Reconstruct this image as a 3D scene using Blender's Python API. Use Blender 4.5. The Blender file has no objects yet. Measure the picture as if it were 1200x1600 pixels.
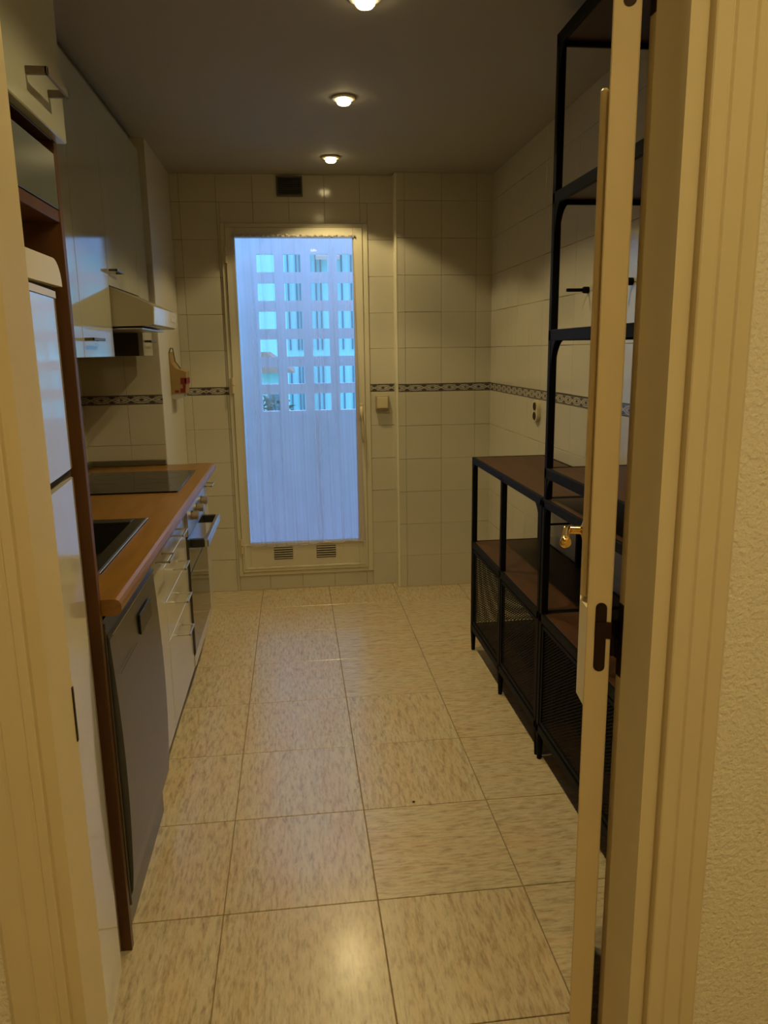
import bpy, bmesh, math, random
from mathutils import Vector, Matrix
random.seed(7)
S = bpy.context.scene
COL = S.collection
PI = math.pi

# ------------------------------------------------------------------ camera
def V3(*a): return Vector(a)
_f = 1183.0
def _ray(px, py): return Vector(((px-600)/_f, (py-800)/_f, 1.0))
_Y = _ray(457, 550).normalized()
_V = _ray(683, 6350).normalized()
_Z = -(_V - _Y*_V.dot(_Y)); _Z.normalize()
_X = _Y.cross(_Z)
right = Vector((_X.x, _Y.x, _Z.x)); down = Vector((_X.y, _Y.y, _Z.y)); fwd = Vector((_X.z, _Y.z, _Z.z))
cam_d = bpy.data.cameras.new('camera'); cam = bpy.data.objects.new('camera', cam_d); COL.objects.link(cam)
m = Matrix.Identity(4)
for i in range(3):
    m[i][0] = right[i]; m[i][1] = -down[i]; m[i][2] = -fwd[i]
m[2][3] = 1.44
cam.matrix_world = m
cam_d.sensor_fit = 'HORIZONTAL'; cam_d.sensor_width = 36.0; cam_d.lens = 36.0*_f/1200
cam_d.clip_start = 0.02; cam_d.clip_end = 200
S.camera = cam

# ------------------------------------------------------------------ exposure, sky
S.view_settings.view_transform = 'Standard'; S.view_settings.look = 'None'
S.view_settings.exposure = 0.28; S.view_settings.gamma = 1.0
S.view_settings.use_curve_mapping = False
S.cycles.max_bounces = 10; S.cycles.diffuse_bounces = 5; S.cycles.glossy_bounces = 5
S.cycles.transparent_max_bounces = 12; S.cycles.transmission_bounces = 6
S.cycles.caustics_reflective = False; S.cycles.caustics_refractive = False
S.cycles.sample_clamp_indirect = 4.0
W = bpy.data.worlds.new('dusk_sky'); S.world = W; W.use_nodes = True
nt = W.node_tree; nt.nodes.clear()
bg = nt.nodes.new('ShaderNodeBackground'); wo = nt.nodes.new('ShaderNodeOutputWorld')
# overcast dusk sky: cyan and dim at the horizon, bluer and about three times brighter overhead
tcw = nt.nodes.new('ShaderNodeTexCoord'); spw = nt.nodes.new('ShaderNodeSeparateXYZ'); rw = nt.nodes.new('ShaderNodeValToRGB')
nt.links.new(tcw.outputs['Generated'], spw.inputs[0]); nt.links.new(spw.outputs['Z'], rw.inputs[0]); nt.links.new(rw.outputs[0], bg.inputs[0])
rw.color_ramp.elements[0].position = 0.0; rw.color_ramp.elements[0].color = (0.07, 0.25, 0.345, 1)
rw.color_ramp.elements[1].position = 1.0; rw.color_ramp.elements[1].color = (0.37, 0.54, 1.08, 1)
e = rw.color_ramp.elements.new(0.30); e.color = (0.10, 0.27, 0.38, 1)
e = rw.color_ramp.elements.new(0.60); e.color = (0.32, 0.48, 0.97, 1)
bg.inputs[1].default_value = 3.8
nt.links.new(bg.outputs[0], wo.inputs[0])
SPOT_W = 16.5          # kitchen downlights
HALL_W = 17.0          # hall ceiling lamp
WARM = (1.0, 0.78, 0.36)
WARM_HALL = (1.0, 0.75, 0.31)

# ------------------------------------------------------------------ materials
def new_mat(name):
    M = bpy.data.materials.new(name); M.use_nodes = True
    b = M.node_tree.nodes['Principled BSDF']
    return M, M.node_tree, b
def setp(b, **k):
    for n, v in k.items():
        b.inputs[n.replace('_', ' ')].default_value = v
def plain(name, col, rough=0.5, metal=0.0, spec=0.5, noise=0.0, nscale=20, bump=0.0, bscale=60, coat=0.0, bdist=0.002):
    M, t, b = new_mat(name)
    b.inputs['Base Color'].default_value = (*col, 1)
    b.inputs['Roughness'].default_value = rough
    b.inputs['Metallic'].default_value = metal
    b.inputs['Specular IOR Level'].default_value = spec
    b.inputs['Coat Weight'].default_value = coat
    b.inputs['Coat Roughness'].default_value = 0.05
    tc = t.nodes.new('ShaderNodeTexCoord')
    if noise > 0:
        n = t.nodes.new('ShaderNodeTexNoise'); n.inputs['Scale'].default_value = nscale
        n.inputs['Detail'].default_value = 4
        t.links.new(tc.outputs['Object'], n.inputs['Vector'])
        r = t.nodes.new('ShaderNodeValToRGB')
        r.color_ramp.elements[0].position = 0.3; r.color_ramp.elements[1].position = 0.7
        r.color_ramp.elements[0].color = (*[c*(1-noise) for c in col], 1)
        r.color_ramp.elements[1].color = (*[min(1, c*(1+noise)) for c in col], 1)
        t.links.new(n.outputs['Fac'], r.inputs[0]); t.links.new(r.outputs[0], b.inputs['Base Color'])
    if bump > 0:
        n2 = t.nodes.new('ShaderNodeTexNoise'); n2.inputs['Scale'].default_value = bscale
        n2.inputs['Detail'].default_value = 3
        t.links.new(tc.outputs['Object'], n2.inputs['Vector'])
        bp = t.nodes.new('ShaderNodeBump'); bp.inputs['Strength'].default_value = bump; bp.inputs['Distance'].default_value = bdist
        t.links.new(n2.outputs['Fac'], bp.inputs['Height']); t.links.new(bp.outputs[0], b.inputs['Normal'])
    return M
def wood(name, c1, c2, axis=1, scale=6, rough=0.4, spec=0.5):
    M, t, b = new_mat(name)
    tc = t.nodes.new('ShaderNodeTexCoord'); mp = t.nodes.new('ShaderNodeMapping')
    sc = [scale*6]*3; sc[axis] = scale*0.5
    mp.inputs['Scale'].default_value = sc
    n = t.nodes.new('ShaderNodeTexNoise'); n.inputs['Scale'].default_value = 1.0; n.inputs['Detail'].default_value = 6
    n.inputs['Distortion'].default_value = 0.6
    r = t.nodes.new('ShaderNodeValToRGB')
    r.color_ramp.elements[0].position = 0.32; r.color_ramp.elements[0].color = (*c1, 1)
    r.color_ramp.elements[1].position = 0.68; r.color_ramp.elements[1].color = (*c2, 1)
    t.links.new(tc.outputs['Object'], mp.inputs[0]); t.links.new(mp.outputs[0], n.inputs['Vector'])
    t.links.new(n.outputs['Fac'], r.inputs[0]); t.links.new(r.outputs[0], b.inputs['Base Color'])
    b.inputs['Roughness'].default_value = rough; b.inputs['Specular IOR Level'].default_value = spec
    return M
def floor_mat(name, axis):
    M, t, b = new_mat(name)
    tc = t.nodes.new('ShaderNodeTexCoord'); mp = t.nodes.new('ShaderNodeMapping')
    oi = t.nodes.new('ShaderNodeObjectInfo')
    sc = [105.0, 105.0, 30.0]; sc[axis] = 20.0
    mp.inputs['Scale'].default_value = sc
    ml = t.nodes.new('ShaderNodeVectorMath'); ml.operation = 'SCALE'; ml.inputs[0].default_value = (37, 53, 11)
    t.links.new(oi.outputs['Random'], ml.inputs['Scale'])
    ad = t.nodes.new('ShaderNodeVectorMath'); ad.operation = 'ADD'
    t.links.new(tc.outputs['Object'], mp.inputs[0]); t.links.new(mp.outputs[0], ad.inputs[0]); t.links.new(ml.outputs[0], ad.inputs[1])
    n = t.nodes.new('ShaderNodeTexNoise'); n.inputs['Scale'].default_value = 1.0; n.inputs['Detail'].default_value = 7
    n.inputs['Roughness'].default_value = 0.68; n.inputs['Distortion'].default_value = 0.25
    t.links.new(ad.outputs[0], n.inputs['Vector'])
    r = t.nodes.new('ShaderNodeValToRGB'); cr = r.color_ramp
    cr.elements[0].position = 0.30; cr.elements[0].color = (0.25, 0.19, 0.115, 1)
    cr.elements[1].position = 0.72; cr.elements[1].color = (0.60, 0.52, 0.365, 1)
    e = cr.elements.new(0.42); e.color = (0.40, 0.325, 0.21, 1)
    e = cr.elements.new(0.52); e.color = (0.50, 0.42, 0.285, 1)
    t.links.new(n.outputs['Fac'], r.inputs[0])
    n3 = t.nodes.new('ShaderNodeTexNoise'); n3.inputs['Scale'].default_value = 0.15; n3.inputs['Detail'].default_value = 3
    t.links.new(ad.outputs[0], n3.inputs['Vector'])
    hs = t.nodes.new('ShaderNodeMixRGB'); hs.blend_type = 'MULTIPLY'; hs.inputs[0].default_value = 0.55
    r3 = t.nodes.new('ShaderNodeValToRGB'); r3.color_ramp.elements[0].position = 0.35; r3.color_ramp.elements[1].position = 0.62
    r3.color_ramp.elements[0].color = (1.0, 0.84, 0.68, 1); r3.color_ramp.elements[1].color = (1, 1, 1, 1)
    t.links.new(n3.outputs['Fac'], r3.inputs[0]); t.links.new(r.outputs[0], hs.inputs[1]); t.links.new(r3.outputs[0], hs.inputs[2])
    t.links.new(hs.outputs[0], b.inputs['Base Color'])
    b.inputs['Roughness'].default_value = 0.36; b.inputs['Specular IOR Level'].default_value = 0.6; b.inputs['Coat Weight'].default_value = 0.5; b.inputs['Coat Roughness'].default_value = 0.19; b.inputs['Coat IOR'].default_value = 1.6
    bp = t.nodes.new('ShaderNodeBump'); bp.inputs['Strength'].default_value = 0.04; bp.inputs['Distance'].default_value = 0.001
    t.links.new(n.outputs['Fac'], bp.inputs['Height']); t.links.new(bp.outputs[0], b.inputs['Normal']); t.links.new(bp.outputs[0], b.inputs['Coat Normal'])
    return M
def border_mat(name):
    # object coordinates: x along the strip, z up, origin at the strip's lower middle
    M, t, b = new_mat(name)
    L = t.links
    tc = t.nodes.new('ShaderNodeTexCoord'); sp = t.nodes.new('ShaderNodeSeparateXYZ'); L.new(tc.outputs['Object'], sp.inputs[0])
    def mth(op, a, b2=None, c=None):
        n = t.nodes.new('ShaderNodeMath'); n.operation = op
        for i, v in enumerate((a, b2, c)):
            if v is None: continue
            if isinstance(v, (int, float)): n.inputs[i].default_value = v
            else: L.new(v, n.inputs[i])
        return n.outputs[0]
    P = 0.10125
    u = mth('SUBTRACT', mth('FRACT', mth('ADD', mth('DIVIDE', sp.outputs['X'], P), 0.5)), 0.5)      # -.5 .. .5
    v = mth('DIVIDE', sp.outputs['Z'], 0.0225)                                                        # -1 .. 1
    av = mth('ABSOLUTE', v); au = mth('ABSOLUTE', u)
    cosu = mth('MULTIPLY', mth('COSINE', mth('MULTIPLY', u, PI)), 0.66)
    strand = mth('LESS_THAN', mth('ABSOLUTE', mth('SUBTRACT', av, cosu)), 0.16)      # light braid
    outline = mth('LESS_THAN', mth('ABSOLUTE', mth('SUBTRACT', mth('ABSOLUTE', mth('SUBTRACT', av, cosu)), 0.2)), 0.055)
    eye = mth('LESS_THAN', mth('ADD', mth('DIVIDE', au, 0.15), mth('DIVIDE', av, 0.32)), 1.0)
    tri = mth('LESS_THAN', mth('ADD', mth('DIVIDE', mth('SUBTRACT', 0.5, au), 0.17), mth('DIVIDE', mth('ABSOLUTE', mth('SUBTRACT', av, 0.62)), 0.36)), 1.0)
    notstr = mth('SUBTRACT', 1.0, strand)
    dk = mth('MAXIMUM', mth('MAXIMUM', eye, outline), mth('MULTIPLY', tri, notstr))
    inside = mth('LESS_THAN', av, 0.74)
    dk = mth('MULTIPLY', dk, inside)
    line = mth('LESS_THAN', mth('ABSOLUTE', mth('SUBTRACT', av, 0.86)), 0.1)
    dk = mth('MAXIMUM', dk, line)
    mx = t.nodes.new('ShaderNodeMixRGB'); L.new(dk, mx.inputs[0])
    mx.inputs[1].default_value = (0.40, 0.37, 0.33, 1); mx.inputs[2].default_value = (0.06, 0.052, 0.055, 1)
    L.new(mx.outputs[0], b.inputs['Base Color'])
    b.inputs['Roughness'].default_value = 0.16
    return M
def emis(name, col, s):
    M, t, b = new_mat(name)
    b.inputs['Base Color'].default_value = (*col, 1)
    b.inputs['Emission Color'].default_value = (*col, 1); b.inputs['Emission Strength'].default_value = s
    return M
def curtain_mat(name):
    M, t, b = new_mat(name); t.nodes.remove(b)
    out = t.nodes['Material Output']
    tr = t.nodes.new('ShaderNodeBsdfTransparent'); tr.inputs[0].default_value = (0.97, 0.97, 1, 1)
    tl = t.nodes.new('ShaderNodeBsdfTranslucent'); tl.inputs[0].default_value = (0.86, 0.80, 0.88, 1)
    df = t.nodes.new('ShaderNodeBsdfDiffuse'); df.inputs[0].default_value = (0.80, 0.78, 0.80, 1)
    m1 = t.nodes.new('ShaderNodeMixShader'); m1.inputs[0].default_value = 0.38
    t.links.new(tl.outputs[0], m1.inputs[1]); t.links.new(df.outputs[0], m1.inputs[2])
    # the weave lets less through where the sheet is seen edge-on along a fold
    lw = t.nodes.new('ShaderNodeLayerWeight'); lw.inputs['Blend'].default_value = 0.35
    tc = t.nodes.new('ShaderNodeTexCoord'); mp = t.nodes.new('ShaderNodeMapping'); mp.inputs['Scale'].default_value = (15, 1, .5)
    n = t.nodes.new('ShaderNodeTexNoise'); n.inputs['Scale'].default_value = 1.0; n.inputs['Detail'].default_value = 1.5
    t.links.new(tc.outputs['Object'], mp.inputs[0]); t.links.new(mp.outputs[0], n.inputs['Vector'])
    mr = t.nodes.new('ShaderNodeMapRange'); mr.inputs['From Min'].default_value = 0.3; mr.inputs['From Max'].default_value = 0.7
    mr.inputs['To Min'].default_value = 0.10; mr.inputs['To Max'].default_value = 0.30
    t.links.new(n.outputs['Fac'], mr.inputs[0])
    ad = t.nodes.new('ShaderNodeMath'); ad.operation = 'ADD'; ad.use_clamp = True
    ml = t.nodes.new('ShaderNodeMath'); ml.operation = 'MULTIPLY'; ml.inputs[1].default_value = 0.55
    t.links.new(lw.outputs['Facing'], ml.inputs[0]); t.links.new(mr.outputs[0], ad.inputs[0]); t.links.new(ml.outputs[0], ad.inputs[1])
    m2 = t.nodes.new('ShaderNodeMixShader'); t.links.new(ad.outputs[0], m2.inputs[0])
    t.links.new(tr.outputs[0], m2.inputs[1]); t.links.new(m1.outputs[0], m2.inputs[2])
    t.links.new(m2.outputs[0], out.inputs[0])
    return M
def glass_mat(name, tint=(0.92, 0.97, 1.0)):
    M, t, b = new_mat(name); t.nodes.remove(b)
    out = t.nodes['Material Output']
    tr = t.nodes.new('ShaderNodeBsdfTransparent'); tr.inputs[0].default_value = (*tint, 1)
    gl = t.nodes.new('ShaderNodeBsdfGlossy'); gl.inputs['Roughness'].default_value = 0.02
    fr = t.nodes.new('ShaderNodeFresnel'); fr.inputs[0].default_value = 1.45
    mx = t.nodes.new('ShaderNodeMixShader'); t.links.new(fr.outputs[0], mx.inputs[0])
    t.links.new(tr.outputs[0], mx.inputs[1]); t.links.new(gl.outputs[0], mx.inputs[2]); t.links.new(mx.outputs[0], out.inputs[0])
    return M

MT = {}
MT['tile'] = plain('glazed_tile', (0.54, 0.51, 0.43), 0.12, noise=0.03, nscale=4, bump=0.10, bscale=9, bdist=0.004)
MT['grout'] = plain('wall_grout', (0.27, 0.24, 0.185), 0.8, noise=0.3, nscale=5)
MT['border'] = border_mat('border_tile_print')
MT['floor_y'] = floor_mat('floor_tile_streaks_along', 1)
MT['floor_x'] = floor_mat('floor_tile_streaks_across', 0)
MT['fgrout'] = plain('floor_grout', (0.22, 0.16, 0.10), 0.85, noise=0.2, nscale=12)
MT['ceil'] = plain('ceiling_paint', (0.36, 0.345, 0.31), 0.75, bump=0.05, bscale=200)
MT['plaster'] = plain('hall_plaster', (0.86, 0.81, 0.70), 0.5, bump=1.0, bscale=150, bdist=0.005)
MT['paint'] = plain('wall_paint', (0.58, 0.56, 0.48), 0.45, bump=0.15, bscale=30)
MT['trimw'] = plain('door_frame_enamel', (0.70, 0.61, 0.42), 0.38, noise=0.03, nscale=8, bump=0.08, bscale=160, bdist=0.001)
MT['leafw'] = plain('door_leaf_enamel', (0.70, 0.58, 0.37), 0.42, noise=0.03, nscale=8)
MT['cornertrim'] = plain('corner_trim_plastic', (0.72, 0.69, 0.56), 0.3)
MT['lacq'] = plain('glossy_white_laminate', (0.40, 0.41, 0.35), 0.09, coat=0.4)
MT['lacqbase'] = plain('base_door_laminate', (0.50, 0.48, 0.44), 0.17, coat=0.2)
MT['carc'] = plain('carcass_board', (0.42, 0.40, 0.36), 0.5)
MT['greyflap'] = plain('grey_flap_laminate', (0.10, 0.115, 0.115), 0.22)
MT['cherry'] = wood('cherry_panel', (0.070, 0.026, 0.006), (0.105, 0.041, 0.009), axis=2, scale=6, rough=0.38)
MT['counter'] = wood('worktop_laminate', (0.175, 0.082, 0.014), (0.24, 0.113, 0.022), axis=1, scale=9, rough=0.30, spec=0.4)
MT['steel'] = plain('brushed_steel', (0.55, 0.54, 0.52), 0.28, metal=1.0, noise=0.06, nscale=30)
MT['chrome'] = plain('handle_steel', (0.72, 0.69, 0.62), 0.30, metal=1.0)
MT['dksteel'] = plain('dishwasher_steel', (0.125, 0.125, 0.125), 0.30, metal=0.85, noise=0.05, nscale=20)
MT['sinkm'] = plain('sink_steel', (0.11, 0.105, 0.095), 0.28, metal=0.9)
MT['hobg'] = plain('hob_black_glass', (0.004, 0.004, 0.004), 0.12, spec=0.2)
MT['ovg'] = plain('oven_dark_glass', (0.03, 0.028, 0.026), 0.08, spec=0.8)
MT['black'] = plain('black_plastic', (0.012, 0.012, 0.012), 0.35)
MT['knob'] = plain('knob_brown_steel', (0.30, 0.26, 0.22), 0.3, metal=0.6)
MT['iron'] = plain('black_powder_coated_metal', (0.006, 0.006, 0.0065), 0.55, spec=0.08)
MT['shelfwood'] = wood('brown_shelf_board', (0.045, 0.018, 0.008), (0.07, 0.029, 0.013), axis=1, scale=5, rough=0.45, spec=0.3)
MT['darkhandle'] = plain('dark_steel', (0.12, 0.095, 0.07), 0.35, metal=0.4)  # handle steel with the shade on the upper handles put into its colour
MT['cabside'] = plain('dark_cabinet_side', (0.035, 0.028, 0.02), 0.4)  # near-black colour stands for the shade on the cabinet's side
MT['brass'] = plain('brass', (0.85, 0.55, 0.16), 0.14, metal=1.0)
MT['bronze'] = plain('dark_hinge_metal', (0.03, 0.014, 0.010), 0.4, metal=0.6)
MT['frid'] = plain('fridge_enamel', (0.60, 0.58, 0.53), 0.10, coat=0.6, bump=0.07, bscale=6, bdist=0.012)
MT['fridcap'] = plain('fridge_cap_plastic', (0.62, 0.56, 0.40), 0.3)
MT['gasket'] = plain('rubber_gasket', (0.03, 0.02, 0.015), 0.7)
MT['alum'] = plain('terrace_door_enamel', (0.60, 0.56, 0.45), 0.32)
MT['curtain'] = curtain_mat('sheer_curtain')
MT['glass'] = glass_mat('door_glass')
MT['lampglass'] = emis('lamp_glow', (1.0, 0.80, 0.40), 12.0)
MT['ringw'] = plain('lamp_ring', (0.75, 0.68, 0.5), 0.25)
MT['reflr'] = plain('lamp_reflector', (0.9, 0.8, 0.5), 0.2, metal=0.8)
MT['beige'] = plain('beige_plastic', (0.36, 0.30, 0.19), 0.35)
MT['beigel'] = plain('ivory_plastic', (0.60, 0.52, 0.36), 0.3)
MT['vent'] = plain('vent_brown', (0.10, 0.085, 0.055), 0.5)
MT['hood'] = plain('hood_enamel', (0.34, 0.30, 0.22), 0.22)
MT['hoodfront'] = plain('hood_front_panel', (0.66, 0.64, 0.55), 0.10, noise=0.12, nscale=18)
MT['cloth'] = plain('tan_cloth', (0.33, 0.22, 0.09), 0.85, bump=0.3, bscale=200)
MT['red'] = plain('red_print', (0.20, 0.01, 0.015), 0.7)
MT['whitecloth'] = plain('white_cloth', (0.5, 0.48, 0.45), 0.8)
MT['terr'] = plain('terrace_white_paint', (0.78, 0.78, 0.80), 0.7, noise=0.04, nscale=6)
MT['terrfl'] = plain('terrace_floor', (0.55, 0.52, 0.5), 0.6)
MT['bldg'] = plain('pale_facade', (0.42, 0.74, 0.74), 0.8, noise=0.05, nscale=1)
MT['bldgd'] = plain('dark_blind', (0.12, 0.2, 0.25), 0.5)
MT['roof'] = plain('terracotta_roof', (0.45, 0.25, 0.18), 0.8, noise=0.2, nscale=3)
MT['pink'] = plain('salmon_awning', (0.70, 0.45, 0.36), 0.7)
MT['leaf'] = plain('tree_leaves', (0.10, 0.16, 0.11), 0.7, noise=0.4, nscale=6)
MT['bark'] = plain('tree_bark', (0.12, 0.09, 0.06), 0.8)
MT['crumb'] = plain('crumb', (0.03, 0.02, 0.01), 0.7)

# ------------------------------------------------------------------ mesh helpers
def nb(): return bmesh.new()
def box(bm, x0, x1, y0, y1, z0, z1, bev=0.0, seg=1):
    a = bmesh.ops.create_cube(bm, size=1.0)['verts']
    for v in a:
        v.co = Vector((x0+(v.co.x+.5)*(x1-x0), y0+(v.co.y+.5)*(y1-y0), z0+(v.co.z+.5)*(z1-z0)))
    if bev > 0:
        es = list({e for v in a for e in v.link_edges})
        bmesh.ops.bevel(bm, geom=es, offset=bev, segments=seg, affect='EDGES', profile=0.5, clamp_overlap=True)
    return bm
def cyl(bm, p0, p1, r0, r1=None, n=16):
    p0 = Vector(p0); p1 = Vector(p1); r1 = r0 if r1 is None else r1
    d = p1-p0; L = d.length
    a = bmesh.ops.create_cone(bm, cap_ends=True, segments=n, radius1=r0, radius2=r1, depth=L)['verts']
    q = d.to_track_quat('Z', 'Y').to_matrix().to_4x4(); q.translation = (p0+p1)/2
    bmesh.ops.transform(bm, matrix=q, verts=a)
    return bm
def tube(bm, pts, r, n=10):
    pts = [Vector(p) for p in pts]; rings = []
    up = Vector((0, 0, 1))
    for i, p in enumerate(pts):
        if i == 0: d = pts[1]-pts[0]
        elif i == len(pts)-1: d = pts[-1]-pts[-2]
        else: d = (pts[i+1]-p).normalized()+(p-pts[i-1]).normalized()
        d.normalize()
        u = d.cross(up)
        if u.length < 1e-3: u = d.cross(Vector((1, 0, 0)))
        u.normalize(); w = d.cross(u)
        rr = r[i] if isinstance(r, (list, tuple)) else r
        rings.append([bm.verts.new(p+(u*math.cos(2*PI*k/n)+w*math.sin(2*PI*k/n))*rr) for k in range(n)])
    for a, b2 in zip(rings, rings[1:]):
        for k in range(n): bm.faces.new((a[k], a[(k+1) % n], b2[(k+1) % n], b2[k]))
    bm.faces.new(rings[0][::-1]); bm.faces.new(rings[-1])
    return bm
def prism(bm, poly, axis, a0, a1):
    """extrude a closed 2-D outline along axis ('x','y','z') from a0 to a1"""
    def P(u, v, a):
        return {'x': (a, u, v), 'y': (u, a, v), 'z': (u, v, a)}[axis]
    A = [bm.verts.new(P(u, v, a0)) for u, v in poly]; B = [bm.verts.new(P(u, v, a1)) for u, v in poly]
    n = len(poly)
    for k in range(n): bm.faces.new((A[k], A[(k+1) % n], B[(k+1) % n], B[k]))
    bm.faces.new(A[::-1]); bm.faces.new(B)
    return bm
def lathe(bm, prof, c, axis='z', n=24):
    rings = []
    for r, h in prof:
        ring = []
        for k in range(n):
            a = 2*PI*k/n; x, y = r*math.cos(a), r*math.sin(a)
            ring.append(bm.verts.new({'z': (c[0]+x, c[1]+y, c[2]+h), 'x': (c[0]+h, c[1]+x, c[2]+y), 'y': (c[0]+x, c[1]+h, c[2]+y)}[axis]))
        rings.append(ring)
    for a, b2 in zip(rings, rings[1:]):
        for k in range(n): bm.faces.new((a[k], a[(k+1) % n], b2[(k+1) % n], b2[k]))
    return bm

def wloc(o):
    v = Vector(o.location)
    while o.parent: o = o.parent; v += Vector(o.location)
    return v
def obj(name, bm, mat, parent=None, smooth=False, local=False, label=None, origin=None):
    """parent given: geometry is in world coordinates unless local=True"""
    bmesh.ops.recalc_face_normals(bm, faces=bm.faces[:])
    off = Vector((0, 0, 0))
    if not local:
        if parent is not None: off = wloc(parent)
        elif origin is not None: off = Vector(origin)
        bmesh.ops.translate(bm, verts=bm.verts[:], vec=-off)
    me = bpy.data.meshes.new(name); bm.to_mesh(me); bm.free()
    if smooth:
        for p in me.polygons: p.use_smooth = True
    me.materials.append(MT[mat] if isinstance(mat, str) else mat)
    o = bpy.data.objects.new(name, me); COL.objects.link(o)
    if parent is not None: o.parent = parent
    elif origin is not None: o.location = origin
    if label: o['label'] = label
    if smooth:
        try:
            md = o.modifiers.new('wn', 'WEIGHTED_NORMAL'); md.keep_sharp = True
        except Exception: pass
    return o
def root(name, loc):
    o = bpy.data.objects.new(name, None); COL.objects.link(o); o.location = loc; o.empty_display_size = 0.1
    return o
def tag(o, label, cat, group=None, kind=None):
    o['label'] = label; o['category'] = cat
    if group: o['group'] = group
    if kind: o['kind'] = kind
    return o
def struct(o, label=None):
    o['kind'] = 'structure'
    if label: o['label'] = label
    return o
def ccopy(o, parent=None, loc=None):
    c = o.copy(); COL.objects.link(c); c.parent = parent
    if loc is not None: c.location = loc
    for ch in list(o.children): ccopy(ch, c)
    return c
def B(name, mat, parent, x0, x1, y0, y1, z0, z1, bev=0.002, label=None, seg=1):
    return obj(name, box(nb(), x0, x1, y0, y1, z0, z1, bev, seg), mat, parent, label=label)

# ------------------------------------------------------------------ dimensions
CEIL = 2.41
YB, YR = 4.562, 4.476        # back wall, and its proud right part
XR, XL = 1.169, -1.02        # side walls
XP, YP = -0.64, 3.85         # chimney breast in the left corner
JG = 0.00065                  # half a wall joint
rows_lo = [0, .2, .4, .6, .8, 1.0, 1.2]
rows_hi = [1.245, 1.452, 1.656, 1.860, 2.063, 2.263, 2.41]

# ------------------------------------------------------------------ tiles
_tm = {}
def tile_mesh(w, h, t, matname, nm):
    k = (round(w, 4), round(h, 4), round(t, 4), matname)
    if k not in _tm:
        bm = box(nb(), -w/2, w/2, -t/2, t/2, -h/2, h/2, min(0.0012, t*.4))
        bmesh.ops.recalc_face_normals(bm, faces=bm.faces[:])
        me = bpy.data.meshes.new(nm); bm.to_mesh(me); bm.free(); me.materials.append(MT[matname]); _tm[k] = me
    return _tm[k]
def tiles_on(wall, plane, c, a0, a1, zr, cols, zlim=(0, 9), holes=(), mat='tile', nm='wall_tile', sign=-1, t=0.006):
    """plane 'y': wall at y=c, tiles spread along x; plane 'x': wall at x=c, spread along y. sign = side the face looks to"""
    base = wloc(wall)
    for z0, z1 in zip(zr, zr[1:]):
        z0c, z1c = max(z0, zlim[0]), min(z1, zlim[1])
        if z1c-z0c < 0.012: continue
        for u0, u1 in zip(cols, cols[1:]):
            u0c, u1c = max(u0, a0), min(u1, a1)
            if u1c-u0c < 0.012: continue
            segs = [(u0c, u1c, z0c, z1c)]
            for (h0, h1, k0, k1) in holes:
                new = []
                for (p, q, r, s) in segs:
                    if q <= h0 or p >= h1 or s <= k0 or r >= k1: new.append((p, q, r, s)); continue
                    if p < h0: new.append((p, h0, r, s))
                    if q > h1: new.append((h1, q, r, s))
                    pp, qq = max(p, h0), min(q, h1)
                    if r < k0: new.append((pp, qq, r, k0))
                    if s > k1: new.append((pp, qq, k1, s))
                segs = new
            for (p, q, r, s) in segs:
                if q-p < 0.012 or s-r < 0.012: continue
                jg = JG*random.choice((.6, .6, 1.0, 1.4, 2.2)); me = tile_mesh(q-p-2*JG, s-r-2*jg, t, mat, nm)
                o = bpy.data.objects.new(nm, me); COL.objects.link(o); o.parent = wall
                uc, zc = (p+q)/2, (r+s)/2
                j = (random.uniform(-.0018, .0018), random.uniform(-.0018, .0018))
                if plane == 'y':
                    o.location = Vector((uc, c+sign*t/2, zc))-base; o.rotation_euler = (j[0], 0, j[1])
                else:
                    o.location = Vector((c+sign*t/2, uc, zc))-base; o.rotation_euler = (0, j[0], PI/2+j[1])
def grid(start, step, a, b):
    k0 = math.floor((a-start)/step); r = [start+(k0+i)*step for i in range(int((b-a)/step)+3)]
    return r
ALLROWS = rows_lo+rows_hi

# ------------------------------------------------------------------ STRUCTURE
floor = struct(obj('floor', box(nb(), XL-.1, XR+.1, .80, 4.66, -.06, -.0035), 'fgrout'), 'beige streaked stone-look kitchen floor laid with square tiles')
fx = [-1.05, -.643, -.2365, .1705, .5715, .977, 1.169]
fy = [.95-.0, 1.354, 1.761, 2.172, 2.580, 2.985, 3.397, 3.806, 4.205, 4.58]
fxs = {(4, 1), (4, 2), (3, 2), (4, 3), (3, 5), (3, 6), (4, 4), (4, 5), (4, 6), (3, 7), (4, 7), (1, 8)}
_fm = {}
for i in range(len(fx)-1):
    for j in range(-1, len(fy)-1):
        y0 = fy[j] if j >= 0 else .80; y1 = fy[j+1]
        xa, xb = fx[i], fx[i+1]
        mt = 'floor_x' if (i, j) in fxs else 'floor_y'
        k = (round(xb-xa, 3), round(y1-y0, 3), mt)
        if k not in _fm:
            bm = box(nb(), -(xb-xa)/2+.0013, (xb-xa)/2-.0013, -(y1-y0)/2+.0013, (y1-y0)/2-.0013, -.008, 0, .0012)
            me = bpy.data.meshes.new('floor_tile'); bm.to_mesh(me); bm.free(); me.materials.append(MT[mt]); _fm[k] = me
        o = bpy.data.objects.new('floor_tile', _fm[k]); COL.objects.link(o); o.parent = floor
        o.location = ((xa+xb)/2, (y0+y1)/2, 0)
struct(obj('ceiling', box(nb(), XL-.1, XR+.1, .80, 4.7, CEIL, CEIL+.1), 'ceil'), 'plain off-white plaster kitchen ceiling')

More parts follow.
